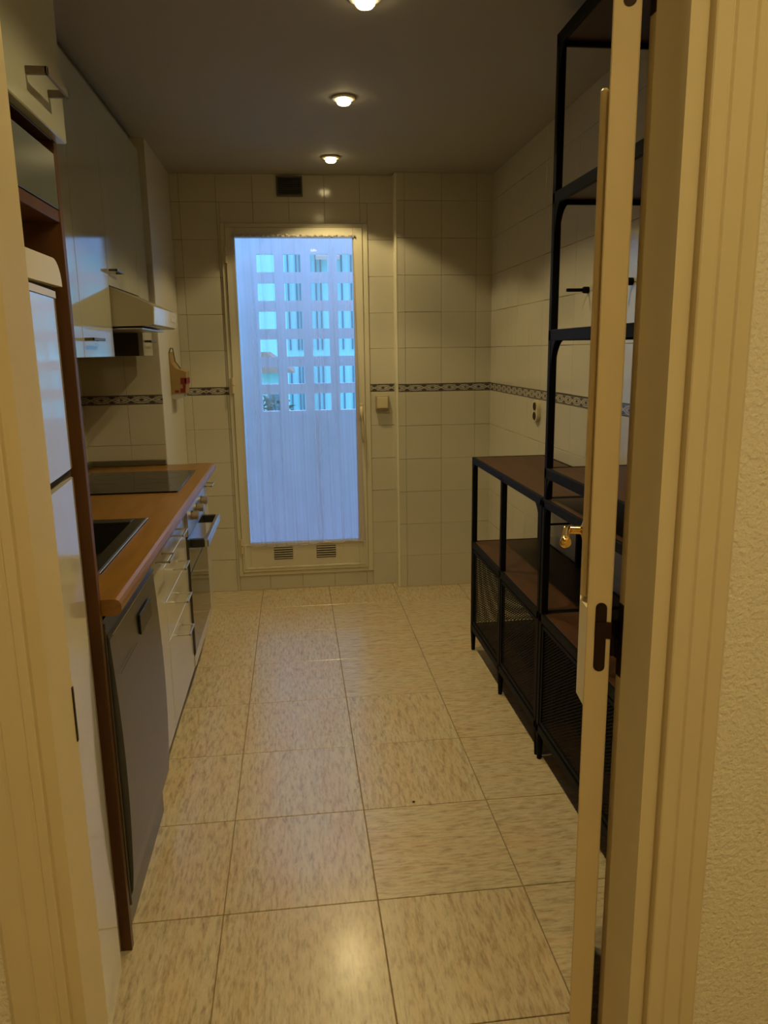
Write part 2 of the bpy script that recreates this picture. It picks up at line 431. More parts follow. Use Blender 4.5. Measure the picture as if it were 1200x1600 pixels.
# back wall: left part around the terrace door, right part proud
bm = nb()
box(bm, XL-.1, -.375, YB, YB+.1, 0, CEIL); box(bm, .452, XR+.1, YB, YB+.1, 0, CEIL)
box(bm, -.375, .452, YB, YB+.1, 2.15, CEIL); box(bm, -.375, .452, YB, YB+.1, -.06, .094)
box(bm, .606, XR+.1, YR, YB, 0, CEIL)
wb = struct(obj('wall_back', bm, 'grout'), 'white tiled end wall with patterned border strip')
cols = grid(.0105, .2005, -.64, .62)
tiles_on(wb, 'y', YB, XP, .606, rows_lo, cols, holes=[(-.375, .452, .094, 2.15)])
tiles_on(wb, 'y', YB, XP, .606, rows_hi, cols, holes=[(-.375, .452, .094, 2.15)])
tiles_on(wb, 'y', YB, XP, .606, [1.2, 1.245], [-.64, -.5085, -.375], mat='border', nm='border_tile')
tiles_on(wb, 'y', YB, XP, .606, [1.2, 1.245], [.452, .606], mat='border', nm='border_tile')
colsr = [.606, .655, .868, 1.072, XR]
tiles_on(wb, 'y', YR, .606, XR, rows_lo, colsr); tiles_on(wb, 'y', YR, .606, XR, rows_hi, colsr)
tiles_on(wb, 'y', YR, .606, XR, [1.2, 1.245], [.612, .8145, 1.017, XR], mat='border', nm='border_tile')
struct(obj('trim_1', box(nb(), .599, .612, YR-.0085, YB-.006, 0, CEIL-.002, .004, 2), 'cornertrim'), 'pale corner strip where the end wall steps forward')

wr = struct(obj('wall_right', box(nb(), XR, XR+.1, .80, YB+.1, 0, CEIL), 'grout'), 'white tiled long wall behind the black shelving')
colw = grid(3.73, .2035, .92, YR)
tiles_on(wr, 'x', XR, .92, YR-.006, rows_lo, colw); tiles_on(wr, 'x', XR, .92, YR-.006, rows_hi, colw)
tiles_on(wr, 'x', XR, .92, YR-.006, [1.2, 1.245], grid(4.47, .2025, .92, YR), mat='border', nm='border_tile')

wl = struct(obj('wall_left', box(nb(), XL-.1, XL, .80, YP+.3, 0, CEIL), 'grout'), 'white tiled wall above the worktop')
tiles_on(wl, 'x', XL, 1.70, YP-.006, [.9, 1.0, 1.2], grid(3.73, .2035, 1.70, YP), sign=1)
tiles_on(wl, 'x', XL, 1.70, YP-.006, [1.245, 1.452, 1.656], grid(3.73, .2035, 1.70, YP), sign=1)
tiles_on(wl, 'x', XL, 1.70, YP-.006, [1.2, 1.245], grid(3.65, .2025, 1.70, YP), mat='border', nm='border_tile', sign=1)
wp = struct(obj('wall_pillar', box(nb(), XL-.1, XP, YP, YB, 0, CEIL), 'paint'), 'square pillar at the far end of the worktop, tiled in front and painted at the side')
tiles_on(wp, 'y', YP, XL, XP, [.9, 1.0, 1.2], [XL, -.81, XP]); tiles_on(wp, 'y', YP, XL, XP, [1.245, 1.452, 1.656, 1.86], [XL, -.81, XP])
tiles_on(wp, 'y', YP, XL, XP, [1.2, 1.245], [XL, -.8425, XP], mat='border', nm='border_tile')

# partition with the entry doorway, and the hall on the camera's side
OX0, OX1 = -.305, .437
bm = nb()
box(bm, -1.3, OX0, .80, .90, 0, CEIL); box(bm, OX1, 1.5, .80, .90, 0, CEIL); box(bm, OX0, OX1, .80, .90, 2.08, CEIL)
struct(obj('wall_front', bm, 'plaster'), 'rough plastered hall wall around the kitchen doorway')
struct(obj('floor_hall', box(nb(), -1.3, 1.5, -1.7, .80, -.06, 0), 'floor_y'))
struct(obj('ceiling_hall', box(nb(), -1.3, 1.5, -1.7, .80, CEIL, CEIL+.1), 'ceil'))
struct(obj('wall_hall_left', box(nb(), -1.4, -1.3, -1.7, .90, 0, CEIL), 'plaster'))
struct(obj('wall_hall_right', box(nb(), 1.5, 1.6, -1.7, .90, 0, CEIL), 'plaster'))
struct(obj('wall_hall_back', box(nb(), -1.4, 1.6, -1.8, -1.7, 0, CEIL), 'plaster'))

# ------------------------------------------------------------------ entry door (door_1)
d1 = struct(root('door_1', (.065, .85, 0)), 'cream enamelled kitchen door standing open, with its frame')
def lining(s, xin, xreb, xo):
    # s=+1 right, -1 left : outline in x,y
    pts = [(xin, .796), (xin, .88), (xreb, .8805), (xreb, .915), (xo, .915), (xo, .797), (xin+s*.021, .797), (xin+s*.021, .796)]
    return pts
def jamb(s, xin):
    xreb = xin+s*.0125; xo = xin+s*.045
    poly = [(xin, .796), (xin, .872), (xin+s*.003, .880), (xreb, .880), (xreb, .915), (xo, .915), (xo, .7995), (xin+s*.018, .7995), (xin+s*.018, .796)]
    bm = prism(nb(), poly, 'z', 0, 2.045)
    return bm
jr = obj('frame_post', jamb(1, .4057), 'trimw', d1)
jl = obj('frame_post', jamb(-1, -.2755), 'trimw', d1)
obj('frame_head', box(nb(), -.2755, .4057, .796, .88, 2.02, 2.06, .001), 'trimw', d1)
def casing(s, xs):
    # reeded architrave outline (u outwards from xs, y front)
    prof = [(0, .7995), (0, .7862), (.0015, .7848), (.017, .7848), (.0185, .7868), (.020, .7868), (.0225, .7842), (.040, .7838), (.0415, .7866), (.043, .7866),
            (.0455, .7842), (.061, .785), (.066, .789), (.067, .7995)]
    return prism(nb(), [(xs+s*u, y) for u, y in prof], 'z', 0, 2.06)
obj('casing', casing(1, .4270), 'trimw', d1)
def casing_l(s, xs):
    prof = [(0, .7995), (0, .7862), (.0015, .7848), (.010, .7848), (.0115, .7868), (.013, .7868), (.0155, .7842), (.033, .7838), (.0345, .7866), (.036, .7866),
            (.0385, .7842), (.061, .785), (.066, .789), (.067, .7995)]
    return prism(nb(), [(xs+s*u, y) for u, y in prof], 'z', 0, 2.06)
obj('casing', casing_l(-1, -.2900), 'trimw', d1)
obj('casing', box(nb(), -.357, .494, .785, .7995, 2.06, 2.125, .003), 'trimw', d1)
# strike slot in the left post
obj('strike_plate', box(nb(), -.2762, -.2742, .8715, .8765, .985, 1.055, .0005), 'bronze', d1)
# leaf: local frame, x along the leaf from the hinge edge, y through the thickness (0 = face seen from the left), z up
ang = math.atan2(.926, .3795)
LT = .0315
bm = box(nb(), 0, .705, -LT, 0, .008, 2.02, .0015)
leaf = obj('door_leaf', bm, 'leafw', d1, local=True)
leaf.location = Vector((.3735, .915, 0))-Vector(d1.location); leaf.rotation_euler = (0, 0, ang)
# raised bead framing the upper panel on both faces
def bead(y0, y1, x0=.075, x1=.63, z0=.935, z1=1.755, w=.022):
    bm = nb()
    box(bm, x0, x0+w, y0, y1, z0, z1, .003); box(bm, x1-w, x1, y0, y1, z0, z1, .003)
    box(bm, x0+w, x1-w, y0, y1, z0, z0+w, .003); box(bm, x0+w, x1-w, y0, y1, z1-w, z1, .003)
    return bm
obj('panel_bead', bead(0, .0105, z0=1.093), 'leafw', leaf, local=True)
# added smooth block, its edge sloped to catch the downlight as a bright strip
obj('lock_block', prism(nb(), [(.045, 0), (.085, .0105), (.62, .0105), (.65, 0)], 'z', .943, 1.088), 'trimw', leaf, local=True, label='smooth raised lock block')
# handle: rosette, neck and lever, pointing back towards the hinge side
bm = nb()
lathe(bm, [(0, 0), (.025, 0), (.025, .006), (.012, .009), (.009, .012), (.009, .045), (.0, .047)], (.635, .010, 1.06), 'y', 20)
tube(bm, [(.637, .046, 1.06), (.615, .050, 1.0605), (.58, .050, 1.061), (.545, .049, 1.060), (.53, .048, 1.058)], [.009, .0085, .008, .0095, .0115], 12)
bmesh.ops.create_uvsphere(bm, u_segments=12, v_segments=8, radius=.0118, matrix=Matrix.Translation((.529, .048, 1.058)))
obj('handle', bm, 'brass', leaf, smooth=True, local=True, label='brass lever handle')
# hinges: plates with rounded ends on the leaf edge, knuckle, plate on the frame
def stadium(bm, cx, cz, w, h, x0, x1, plane):
    n = 10; pts = []
    for k in range(n+1):
        a = PI*k/n; pts.append((cx+w/2*math.cos(a), cz+h/2-w/2+w/2*math.sin(a)))
    for k in range(n+1):
        a = PI+PI*k/n; pts.append((cx+w/2*math.cos(a), cz-h/2+w/2+w/2*math.sin(a)))
    prism(bm, pts, plane, x0, x1)
for zc in (1.064, 1.861, .26):
    bm = nb(); stadium(bm, -.0185, zc, .0145, .096, -.0012, .001, 'x')      # local: u=y
    box(bm, -.0035, .0, -LT-.001, -.012, zc+.000, zc+.022)
    obj('hinge_plate', bm, 'bronze', leaf, local=True)
    bm = nb(); cyl(bm, (.4125, .919, zc-.03), (.4125, .919, zc+.022), .0062, n=12)
    box(bm, .399, .4125, .9125, .9195, zc, zc+.022)
    box(bm, .4165, .4187, .889, .9125, zc-.055, zc+.045)
    box(bm, .4125, .4187, .905, .922, zc-.03, zc-.002)
    obj('hinge_knuckle', bm, 'bronze', d1)

# ------------------------------------------------------------------ terrace door (door_2)
d2 = struct(root('door_2', (.038, 4.60, .094)), 'cream metal terrace door with full-height glass and two vent slots')
bm = nb()
fo = (-.375, .452, .094, 2.15); fi = (-.352, .421, .118, 2.127)
def frame(bm, o, i, y0, y1, bev=.002):
    box(bm, o[0], i[0], y0, y1, o[2], o[3], bev); box(bm, i[1], o[1], y0, y1, o[2], o[3], bev)
    box(bm, i[0], i[1], y0, y1, o[2], i[2], bev); box(bm, i[0], i[1], y0, y1, i[3], o[3], bev)
frame(bm, fo, fi, 4.545, 4.64)
obj('frame', bm, 'alum', d2)
bm = nb(); frame(bm, (-.353, .422, .117, 2.128), (-.335, .404, .14, 2.11), 4.588, 4.60, 0); obj('seal', bm, 'gasket', d2)  # added dark strips that stop daylight leaking round the leaf
bm = nb()
lo = (-.3505, .4195, .1205, 2.1255); li = (-.300, .365, .300, 2.074)
frame(bm, lo, li, 4.535, 4.585)
lf = obj('door_leaf', bm, 'alum', d2)
bm = nb()
frame(bm, (-.338, .405, .140, .296), (-.325, .392, .150, .286), 4.530, 4.536, .001)
obj('kick_panel_bead', bm, 'alum', lf)
obj('glass_pane', box(nb(), li[0], li[1], 4.558, 4.563, li[2], li[3]), 'glass', lf)
for x0, x1 in ((-.159, -.045), (.100, .219)):
    bm = nb(); box(bm, x0, x1, 4.5335, 4.5352, .196, .272)
    v = obj('vent_recess', bm, 'black', lf)
    bm = nb()
    for k in range(5):
        z = .202+k*.0145
        prism(bm, [(4.5295, z), (4.5345, z+.001), (4.5345, z+.0085), (4.5295, z+.0065)], 'x', x0+.001, x1-.001)
    obj('vent_slats', bm, 'steel', lf)
for zc in (1.979, 1.254, .29):
    bm = nb(); cyl(bm, (-.3505, 4.530, zc-.045), (-.3505, 4.530, zc-.003), .008, n=12); cyl(bm, (-.3505, 4.530, zc+.003), (-.3505, 4.530, zc+.045), .008, n=12)
    box(bm, -.364, -.350, 4.532, 4.546, zc-.045, zc+.045)
    obj('hinge', bm, 'beigel', d2)
bm = nb()
box(bm, .380, .406, 4.527, 4.536, 1.045, 1.135, .004, 2)
cyl(bm, (.393, 4.53, 1.10), (.393, 4.498, 1.10), .008, n=12)
tube(bm, [(.393, 4.497, 1.118), (.393, 4.491, 1.08), (.395, 4.490, 1.02), (.398, 4.495, .95), (.402, 4.503, .905)], [.009, .011, .0105, .009, .006], 12)
obj('handle', bm, 'beigel', lf, smooth=True)

# curtain on its rod
cur = tag(root('curtain', (.03, 4.512, .29)), 'sheer white curtain hanging over the glass of the terrace door', 'curtain')
NX, NZ = 190, 26
bm = nb(); vs = []
folds = [(random.uniform(0, 1), random.uniform(.012, .05), random.uniform(-1, 1)) for _ in range(22)]
def fold(u, w):
    s = .0045*math.sin(u*70+.6*math.sin(w*3))+.003*math.sin(u*131+1.3)
    for c, wd, a in folds: s += a*.0075*math.exp(-((u-c-.015*w*a)/wd)**2)
    return s*(.45+.55*w)
for j in range(NZ+1):
    w = j/NZ                                                  # 0 top, 1 bottom
    x0 = -.299+.018*w+(.010*math.sin(w*5)) ; x1 = .362+.044*w
    zb = .291-.0
    row = []
    for i in range(NX+1):
        u = i/NX
        z = 2.077+(zb-2.077)*w + (.004*math.sin(u*23)+.012*(u-.5)*(1 if w > .5 else 0))*w
        row.append(bm.verts.new((x0+(x1-x0)*u, 4.512+fold(u, w), z)))
    vs.append(row)
for j in range(NZ):
    for i in range(NX):
        bm.faces.new((vs[j][i], vs[j][i+1], vs[j+1][i+1], vs[j+1][i]))
obj('sheer_cloth', bm, 'curtain', cur, smooth=True)
bm = nb()
pts = [(-.281+(.406+.281)*i/60, 4.512+fold(i/60, 1), .291+.004*math.sin(i/60*23)+.012*(i/60-.5)) for i in range(61)]
tube(bm, pts, .0022, 6)
obj('hem', bm, 'whitecloth', cur)
bm = nb(); tube(bm, [(-.312, 4.526, 2.079), (.378, 4.526, 2.079)], .003, 8)
cyl(bm, (-.312, 4.536, 2.079), (-.312, 4.520, 2.079), .005, n=8); cyl(bm, (.378, 4.536, 2.079), (.378, 4.520, 2.079), .005, n=8)
obj('curtain_rod', bm, 'steel', cur)
# gathered heading
bm = nb()
tube(bm, [(-.300+.662*i/80, 4.516+.006*math.sin(i*1.9), 2.079+.004*math.sin(i*1.3)) for i in range(81)], .0055, 6)
obj('heading', bm, 'whitecloth', cur)

# ------------------------------------------------------------------ terrace outside
struct(obj('floor_terrace', box(nb(), -1.6, 1.9, YB+.1, 5.60, -.02, .04), 'terrfl'), 'terrace floor beyond the glass door')
bm = nb()
px, pz, hw, hh = .1875, .1940, .122, .122
hx0 = -.2275; hz_top = 2.112
xs = [hx0+px*i for i in range(11)]
zs = [hz_top-pz*k for k in range(6)]
xlo, xhi, zhi = -1.6, 2.0, 2.62
Y0, Y1 = 5.60, 5.655
box(bm, xlo, xhi, Y0, Y1, -.02, zs[-1]-hh)                 # parapet
box(bm, xlo, xhi, Y0, Y1, zs[0], zhi)
for k in range(5):
    box(bm, xlo, xhi, Y0, Y1, zs[k+1], zs[k]-hh)
for k in range(6):
    box(bm, xlo, xs[0], Y0, Y1, zs[k]-hh, zs[k])
    for i in range(len(xs)):
        xe = xs[i+1] if i+1 < len(xs) else xhi
        if xs[i]+hw < xe: box(bm, xs[i]+hw, xe, Y0, Y1, zs[k]-hh, zs[k])
struct(obj('wall_terrace', bm, 'terr'), 'white pierced lattice wall of square openings across the terrace')
struct(obj('wall_terrace_left', box(nb(), -1.7, -1.6, YB+.1, 5.66, -.02, 1.1), 'terr'))
struct(obj('wall_terrace_right', box(nb(), 2.0, 2.1, YB+.1, 5.66, -.02, 1.1), 'terr'))

# building and tree over the way
def building(name, loc, x0, x1, y, z0, z1, label, nwin, ww, rows, roofm, dark='bldgd'):
    r = tag(root(name, loc), label, 'building')
    obj('wall', box(nb(), x0, x1, y, y+4, z0, z1), 'bldg', r)
    obj('roof', prism(nb(), [(x0-.3, z1), (x1+.3, z1), (x1-.4, z1+.5), (x0+.4, z1+.5)], 'y', y-.3, y+4.3), roofm, r)
    st = (x1-x0)/nwin
    me = None
    for i in range(nwin):
        for (a, b2) in rows:
            xc = x0+st*(i+.5+.28*math.sin(i*2.3))
            obj('window', box(nb(), xc-ww/2, xc+ww/2, y-.05, y, a, b2), dark, r)
    return r
ap = building('apartment_building', (2.4, 26, -8), -.15, 5.2, 24, -8, 12, 'pale apartment block with narrow vertical windows seen through the lattice', 26, .042, [(-3.0, 1.0), (1.5, 11.6)], 'roof')
building('low_house', (-3, 20, -8), -6, -.25, 19, -8, .95, 'low pale house with a tiled roof left beyond the lattice', 7, .35, [(-1.2, .5)], 'roof')
aw = obj('awning', prism(nb(), [(23.5, 4.2), (23.94, 5.6), (23.94, 5.5), (23.5, 4.1)], 'x', .78, 1.5), 'pink', ap)
tr = tag(root('tree', (-.55, 14, -8)), 'small leafy tree seen through the lowest left lattice openings', 'tree')
obj('trunk', cyl(nb(), (-.55, 14, -8), (-.55, 14, -.3), .14, .07, 8), 'bark', tr)
bm = nb()
for k in range(420):
    a = random.uniform(0, 2*PI); rr = .62*random.random()**.5; zz = random.uniform(-.75, .62)
    rr *= math.sqrt(max(.05, 1-(zz/.85)**2))
    c = Vector((-.55+rr*math.cos(a), 14+rr*math.sin(a), .05+zz))
    q = Matrix.Rotation(random.uniform(0, 6), 4, Vector((random.random()-.5, random.random()-.5, random.random()-.5)).normalized())
    vv = [c+q @ Vector(p) for p in ((-.09, 0, 0), (0, .04, .01), (.09, 0, 0), (0, -.04, .01))]
    bm.faces.new([bm.verts.new(p) for p in vv])
o = obj('foliage', bm, 'leaf', tr); o['kind'] = 'stuff'

# ------------------------------------------------------------------ ceiling lights
def downlight(loc, label, visible=True):
    x, y, z = loc
    r = tag(root('downlight', loc), label, 'ceiling light', 'round recessed downlights in a row on the ceiling')
    bm = nb(); lathe(bm, [(.028, -.001), (.046, -.001), (.048, -.004), (.045, -.008), (.034, -.010), (.028, -.008), (.028, -.001)], loc, 'z', 28)
    obj('ring', bm, 'ringw', r, smooth=True)
    bm = nb(); lathe(bm, [(.0275, -.002), (.0275, -.020), (.022, -.026), (.0001, -.027)], loc, 'z', 24)
    obj('bulb', bm, 'lampglass', r, smooth=True)
    ld = bpy.data.lights.new('halogen_spot', 'SPOT'); ld.energy = SPOT_W; ld.color = WARM
    ld.spot_size = math.radians(122); ld.spot_blend = .20; ld.shadow_soft_size = .026
    lo2 = bpy.data.objects.new('halogen_spot', ld); COL.objects.link(lo2); lo2.parent = r; lo2.location = (0, 0, -.036)
    # the lamp's brighter inner beam
    ln = bpy.data.lights.new('halogen_beam', 'SPOT'); ln.energy = SPOT_W*1.0; ln.color = WARM
    ln.spot_size = math.radians(90); ln.spot_blend = 1.0; ln.shadow_soft_size = .026
    lb = bpy.data.objects.new('halogen_beam', ln); COL.objects.link(lb); lb.parent = r; lb.location = (0, 0, -.036)
    return r
downlight((.232, 4.153, CEIL), 'glowing recessed downlight nearest the terrace door')
downlight((.237, 3.224, CEIL), 'glowing recessed downlight in the middle of the visible row')
downlight((.240, 2.363, CEIL), 'recessed downlight cut by the top edge of the photo')
downlight((.240, 1.450, CEIL), 'recessed downlight just inside the entry door')
# hall lamp (behind the camera): a small round ceiling fitting
hl = tag(root('hall_lamp', (.385, -.62, CEIL)), 'round ceiling lamp of the hall behind the camera', 'ceiling light')
bm = nb(); lathe(bm, [(.0, 0), (.15, 0), (.15, -.02), (.13, -.025), (.0, -.025)], (.385, -.62, CEIL), 'z', 32); obj('base', bm, 'ringw', hl)
bm = nb(); lathe(bm, [(.13, -.025), (.12, -.06), (.07, -.085), (.0001, -.09)], (.385, -.62, CEIL), 'z', 32); obj('diffuser', bm, emis('hall_diffuser', (1, .72, .36), 3.0), hl, smooth=True)
ld = bpy.data.lights.new('hall_bulb', 'POINT'); ld.energy = HALL_W; ld.color = WARM_HALL; ld.shadow_soft_size = .09
lo3 = bpy.data.objects.new('hall_bulb', ld); COL.objects.link(lo3); lo3.parent = hl; lo3.location = (0, 0, -.20)

# air vent, switch, socket
vt = tag(root('air_vent', (.018, YB-.006, 2.30)), 'dark square air vent high on the end wall under the ceiling', 'vent')
bm = nb(); frame(bm, (-.054, .091, 2.292, 2.40), (-.045, .082, 2.303, 2.392), YB-.020, YB-.006, .002); obj('vent_frame', bm, 'vent', vt)
obj('vent_back', box(nb(), -.046, .083, YB-.009, YB-.006, 2.301, 2.394), 'black', vt)
bm = nb()
for k in range(8):
    z = 2.305+k*.0108; prism(bm, [(YB-.018, z), (YB-.010, z+.005), (YB-.010, z+.0065), (YB-.018, z+.0015)], 'x', -.045, .082)
obj('vent_louvres', bm, 'vent', vt)
sw = tag(root('light_switch', (.522, YB-.006, 1.09)), 'square beige light switch beside the terrace door', 'switch')
obj('back_box', box(nb(), .482, .562, YB-.036, YB-.0065, 1.095, 1.178, .004, 2), 'beige', sw)
obj('rocker', box(nb(), .490, .554, YB-.042, YB-.036, 1.104, 1.170, .003, 2), 'beigel', sw)
sk = tag(root('wall_socket', (XR-.006, 3.55, 1.10)), 'ivory double wall socket above the low black shelf', 'socket')
bm = nb(); stadium(bm, 3.552, 1.146, .075, .105, XR-.024, XR-.006, 'x'); obj('socket_body', bm, 'beigel', sk)
for zc in (1.168, 1.122):
    bm = nb(); lathe(bm, [(.0, -.0255), (.013, -.0255), (.013, -.0275), (.019, -.0275), (.0195, -.024)], (XR, 3.552, zc), 'x', 18)
    obj('socket_well', bm, 'gasket', sk)

# ------------------------------------------------------------------ tall fridge housing
PX = -.45
fh = tag(root('fridge_cabinet', (-.73, 1.31, 0)), 'tall cherry wood fridge housing with a glossy white door at the top', 'cabinet')
obj('side_panel', box(nb(), XL+.005, PX, 1.668, 1.688, .0, 2.34, .001), 'cherry', fh)
obj('side_panel', box(nb(), XL+.005, PX, .935, .955, .0, 2.34, .001), 'cherry', fh)
obj('shelf', box(nb(), XL+.005, PX-.002, .955, 1.668, 1.700, 1.722, .001), 'cherry', fh)
obj('shelf', box(nb(), XL+.005, PX-.002, .955, 1.668, 1.852, 1.870, .001), 'cherry', fh)
obj('back_panel', box(nb(), XL+.005, XL+.012, .955, 1.668, .02, 2.34), 'cherry', fh)
obj('top_panel', box(nb(), XL+.005, PX-.002, .955, 1.668, 2.32, 2.34, .001), 'cherry', fh)
fl = obj('flap', box(nb(), PX-.016, PX-.001, .957, 1.666, 1.724, 1.828, .001), 'greyflap', fh, label='dark grey flap')
dr = obj('door', box(nb(), PX+.001, PX+.021, .94, 1.685, 1.850, 2.335, .002), 'lacq', fh)
def dhandle(parent, xf, y0, y1, z, proj=.034, w=.010, t=.005, mat='chrome'):
    """flat D handle: two stubs and a bar, on a face at x=xf"""
    bm = nb()
    box(bm, xf, xf+proj, y0, y0+w*.6, z-w/2, z+w/2, .001); box(bm, xf, xf+proj, y1-w*.6, y1, z-w/2, z+w/2, .001)
    box(bm, xf+proj-t, xf+proj, y0, y1, z-w/2, z+w/2, .001)
    return obj('handle', bm, mat, parent, label='steel bar handle')
dhandle(dr, PX+.021, 1.462, 1.592, 1.912, .036, .013, .005, 'darkhandle')

# fridge
fr = tag(root('fridge', (-.72, 1.315, 0)), 'white two-door fridge freezer with a rounded top inside the wood housing', 'fridge')
FX = -.452
obj('body', box(nb(), XL+.03, FX-.055, 1.015, 1.615, .03, 1.575, .004), 'frid', fr)
def bulged(bm, y0, y1, z0, z1, xb, xf, bul, cr, n=14):
    """door slab with a convex front and rounded vertical edges"""
    poly = [(xb, y0)]
    for k in range(n+1):
        t = k/n; y = y0+(y1-y0)*t
        e = min(t, 1-t)*(y1-y0)
        rnd = cr*(1-math.sqrt(max(0, 1-(1-min(e/cr, 1))**2)))
        poly.append((xf+bul*(1-math.sqrt((2*t-1)**2+.015)**1.2)-rnd, y))
    poly.append((xb, y1))
    return prism(bm, poly, 'z', z0, z1)
for z0, z1 in ((1.215, 1.548), (.025, 1.195)):
    bm = bulged(nb(), 1.015, 1.615, z0, z1, FX-.05, FX-.006, .023, .012, 36)
    bmesh.ops.split_edges(bm, edges=[e for e in bm.edges if abs(e.verts[0].co.z-e.verts[1].co.z) < 1e-6])
    d = obj('door', bm, 'frid', fr, smooth=False)
    for p in d.data.polygons:
        if abs(p.normal.z) < .5: p.use_smooth = True
obj('door_top_strip', bulged(nb(), 1.013, 1.617, 1.549, 1.562, FX-.05, FX-.004, .023, .012, 30), 'fridcap', fr)
obj('gasket', box(nb(), FX-.055, FX-.012, 1.02, 1.61, .085, 1.575), 'gasket', fr)
# rounded cap
bm = nb()
n = 10; y0, y1, z0, z1 = 1.013, 1.617, 1.572, 1.622
poly = [(y0, z0)]
for k in range(n+1): a = PI-PI/2*k/n; poly.append((y0+.045+.045*math.cos(a), z0+.002+(z1-z0-.002)*math.sin(a)))
for k in range(n+1): a = PI/2-PI/2*k/n; poly.append((y1-.045+.045*math.cos(a), z0+.002+(z1-z0-.002)*math.sin(a)))
poly.append((y1, z0))
prism(bm, poly, 'x', XL+.03, FX+.006); obj('top_cap', bm, 'fridcap', fr)
for yy in (1.05, 1.57):
    for xx in (-.97, -.55): obj('foot', cyl(nb(), (xx, yy, 0), (xx, yy, .035), .018, n=10), 'black', fr)

# ------------------------------------------------------------------ worktop and what sits in it
CF = -.407
poly = [(XL+.007, .862), (XL+.007, .900), (CF-.012, .900), (CF-.004, .896), (CF, .888), (CF+.001, .880), (CF, .872), (CF-.005, .865), (CF-.012, .862)]
Ys = 1.690; Ye = YP-.008
# cut-outs for sink and hob: the slab is built as strips around them
SK = (-.965, -.503, 1.90, 2.555); HB = (-.945, -.475, 3.04, 3.60)
bm = nb()
front = [(-.500, .862), (-.500, .900)]+poly[2:]
front2 = [(-.470, .862), (-.470, .900)]+poly[2:]
prism(bm, poly, 'y', Ys, SK[2]); 
prism(bm, [(max(u, -.500), v) if u < -.5 else (u, v) for u, v in poly], 'y', SK[2], SK[3])
box(bm, XL+.007, SK[0]-.002, SK[2], SK[3], .862, .900)
prism(bm, poly, 'y', SK[3], Ye)
wt = tag(obj('countertop', bm, 'counter', origin=(-.7, 2.77, .862)), 'orange-brown wood-effect worktop with a rounded front edge', 'countertop')
bmesh_ = nb(); box(bmesh_, XL+.007, XP-.004, Ye-.020, Ye-.001, .9, .928, .003); box(bmesh_, XL+.007, XL+.027, Ys+.004, Ye-.02, .9, .928, .003)
obj('upstand', bmesh_, 'vent', wt)
# end return of the worktop to the pillar corner
# sink
sk2 = tag(root('sink', (-.73, 2.23, .80)), 'dark steel inset sink with a bright front rim in the worktop', 'sink')
bm = nb()
R = (-.930, -.548, 2.02, 2.50)
def ring(bm, o, i, z0, z1, bev=.001):
    box(bm, o[0], i[0], o[2], o[3], z0, z1, bev); box(bm, i[1], o[1], o[2], o[3], z0, z1, bev)
    box(bm, i[0], i[1], o[2], i[2], z0, z1, bev); box(bm, i[0], i[1], i[3], o[3], z0, z1, bev)
ring(bm, (SK[0], SK[1]-.006, SK[2], SK[3]), R, .9, .9035)
obj('rim', bm, 'sinkm', sk2)
obj('rim_edge', box(nb(), SK[1]-.006, SK[1]+.001, SK[2], SK[3], .9, .9045, .0008), 'chrome', sk2, label='bright polished front edge')
bm = nb()
t = .0015; zb = .800
box(bm, R[0], R[1], R[2], R[3], zb, zb+t)
box(bm, R[0], R[0]+t, R[2], R[3], zb, .9); box(bm, R[1]-t, R[1], R[2], R[3], zb, .9)
box(bm, R[0], R[1], R[2], R[2]+t, zb, .9); box(bm, R[0], R[1], R[3]-t, R[3], zb, .9)
obj('basin', bm, 'sinkm', sk2)
bm = nb(); lathe(bm, [(.0001, .003), (.03, .003), (.04, .0015)], (-.74, 2.26, zb), 'z', 20); obj('drain', bm, 'chrome', sk2)
# hob
hb = tag(root('hob', (-.71, 3.32, .9)), 'black glass hob set in the far end of the worktop', 'hob')
obj('glass_top', box(nb(), HB[0], HB[1], HB[2], HB[3], .9002, .906, .002), 'hobg', hb)
MT['zone'] = plain('hob_zone_print', (0.05, 0.05, 0.05), 0.25)
for (cx, cy, r) in ((-.60, 3.19, .075), (-.60, 3.45, .09), (-.82, 3.19, .09), (-.82, 3.45, .075)):
    bm = nb(); lathe(bm, [(r, 0), (r, .0003), (r-.002, .0003), (r-.002, 0)], (cx, cy, .906), 'z', 32); obj('cooking_zone', bm, 'zone', hb)

# ------------------------------------------------------------------ base units
BX = -.455
# dishwasher
dw = tag(root('dishwasher', (-.72, 1.98, 0)), 'dark grey steel dishwasher beside the cherry wood panel', 'dishwasher')
obj('body', box(nb(), XL+.03, BX-.035, 1.70, 2.255, .08, .785, .003), 'dksteel', dw)
# door: slightly bowed slab, top rolled back
prof = []
for k in range(17):
    t = k/16; z = .098+t*(.845-.098)
    x = -.4430+.012*math.sin(PI*min(1, t*1.05))
    if z > .80: x -= ((z-.80)/.045)**2*.012
    if z < .17: x -= ((.17-z)/.07)**2*.014
    prof.append((x, z))
prof = [(-.487, .098)]+prof+[(-.487, .845)]
bm = prism(nb(), prof, 'y', 1.702, 2.256)
dd = obj('door', bm, 'dksteel', dw)
obj('door_edge', box(nb(), -.489, -.447, 1.693, 1.7015, .105, .84, .003), 'sinkm', dw)
obj('display', box(nb(), -.4375, -.4325, 1.99, 2.145, .702, .757, .001), 'black', dd)
obj('grip_line', box(nb(), -.4405, -.4375, 1.72, 2.25, .806, .8085), 'chrome', dd)
obj('panel_groove', box(nb(), -.4335, -.4318, 1.74, 1.93, .700, .702), 'sinkm', dd)
obj('plinth', box(nb(), -.52, -.468, 1.695, 2.258, .0, .092, .001), 'sinkm', dw)
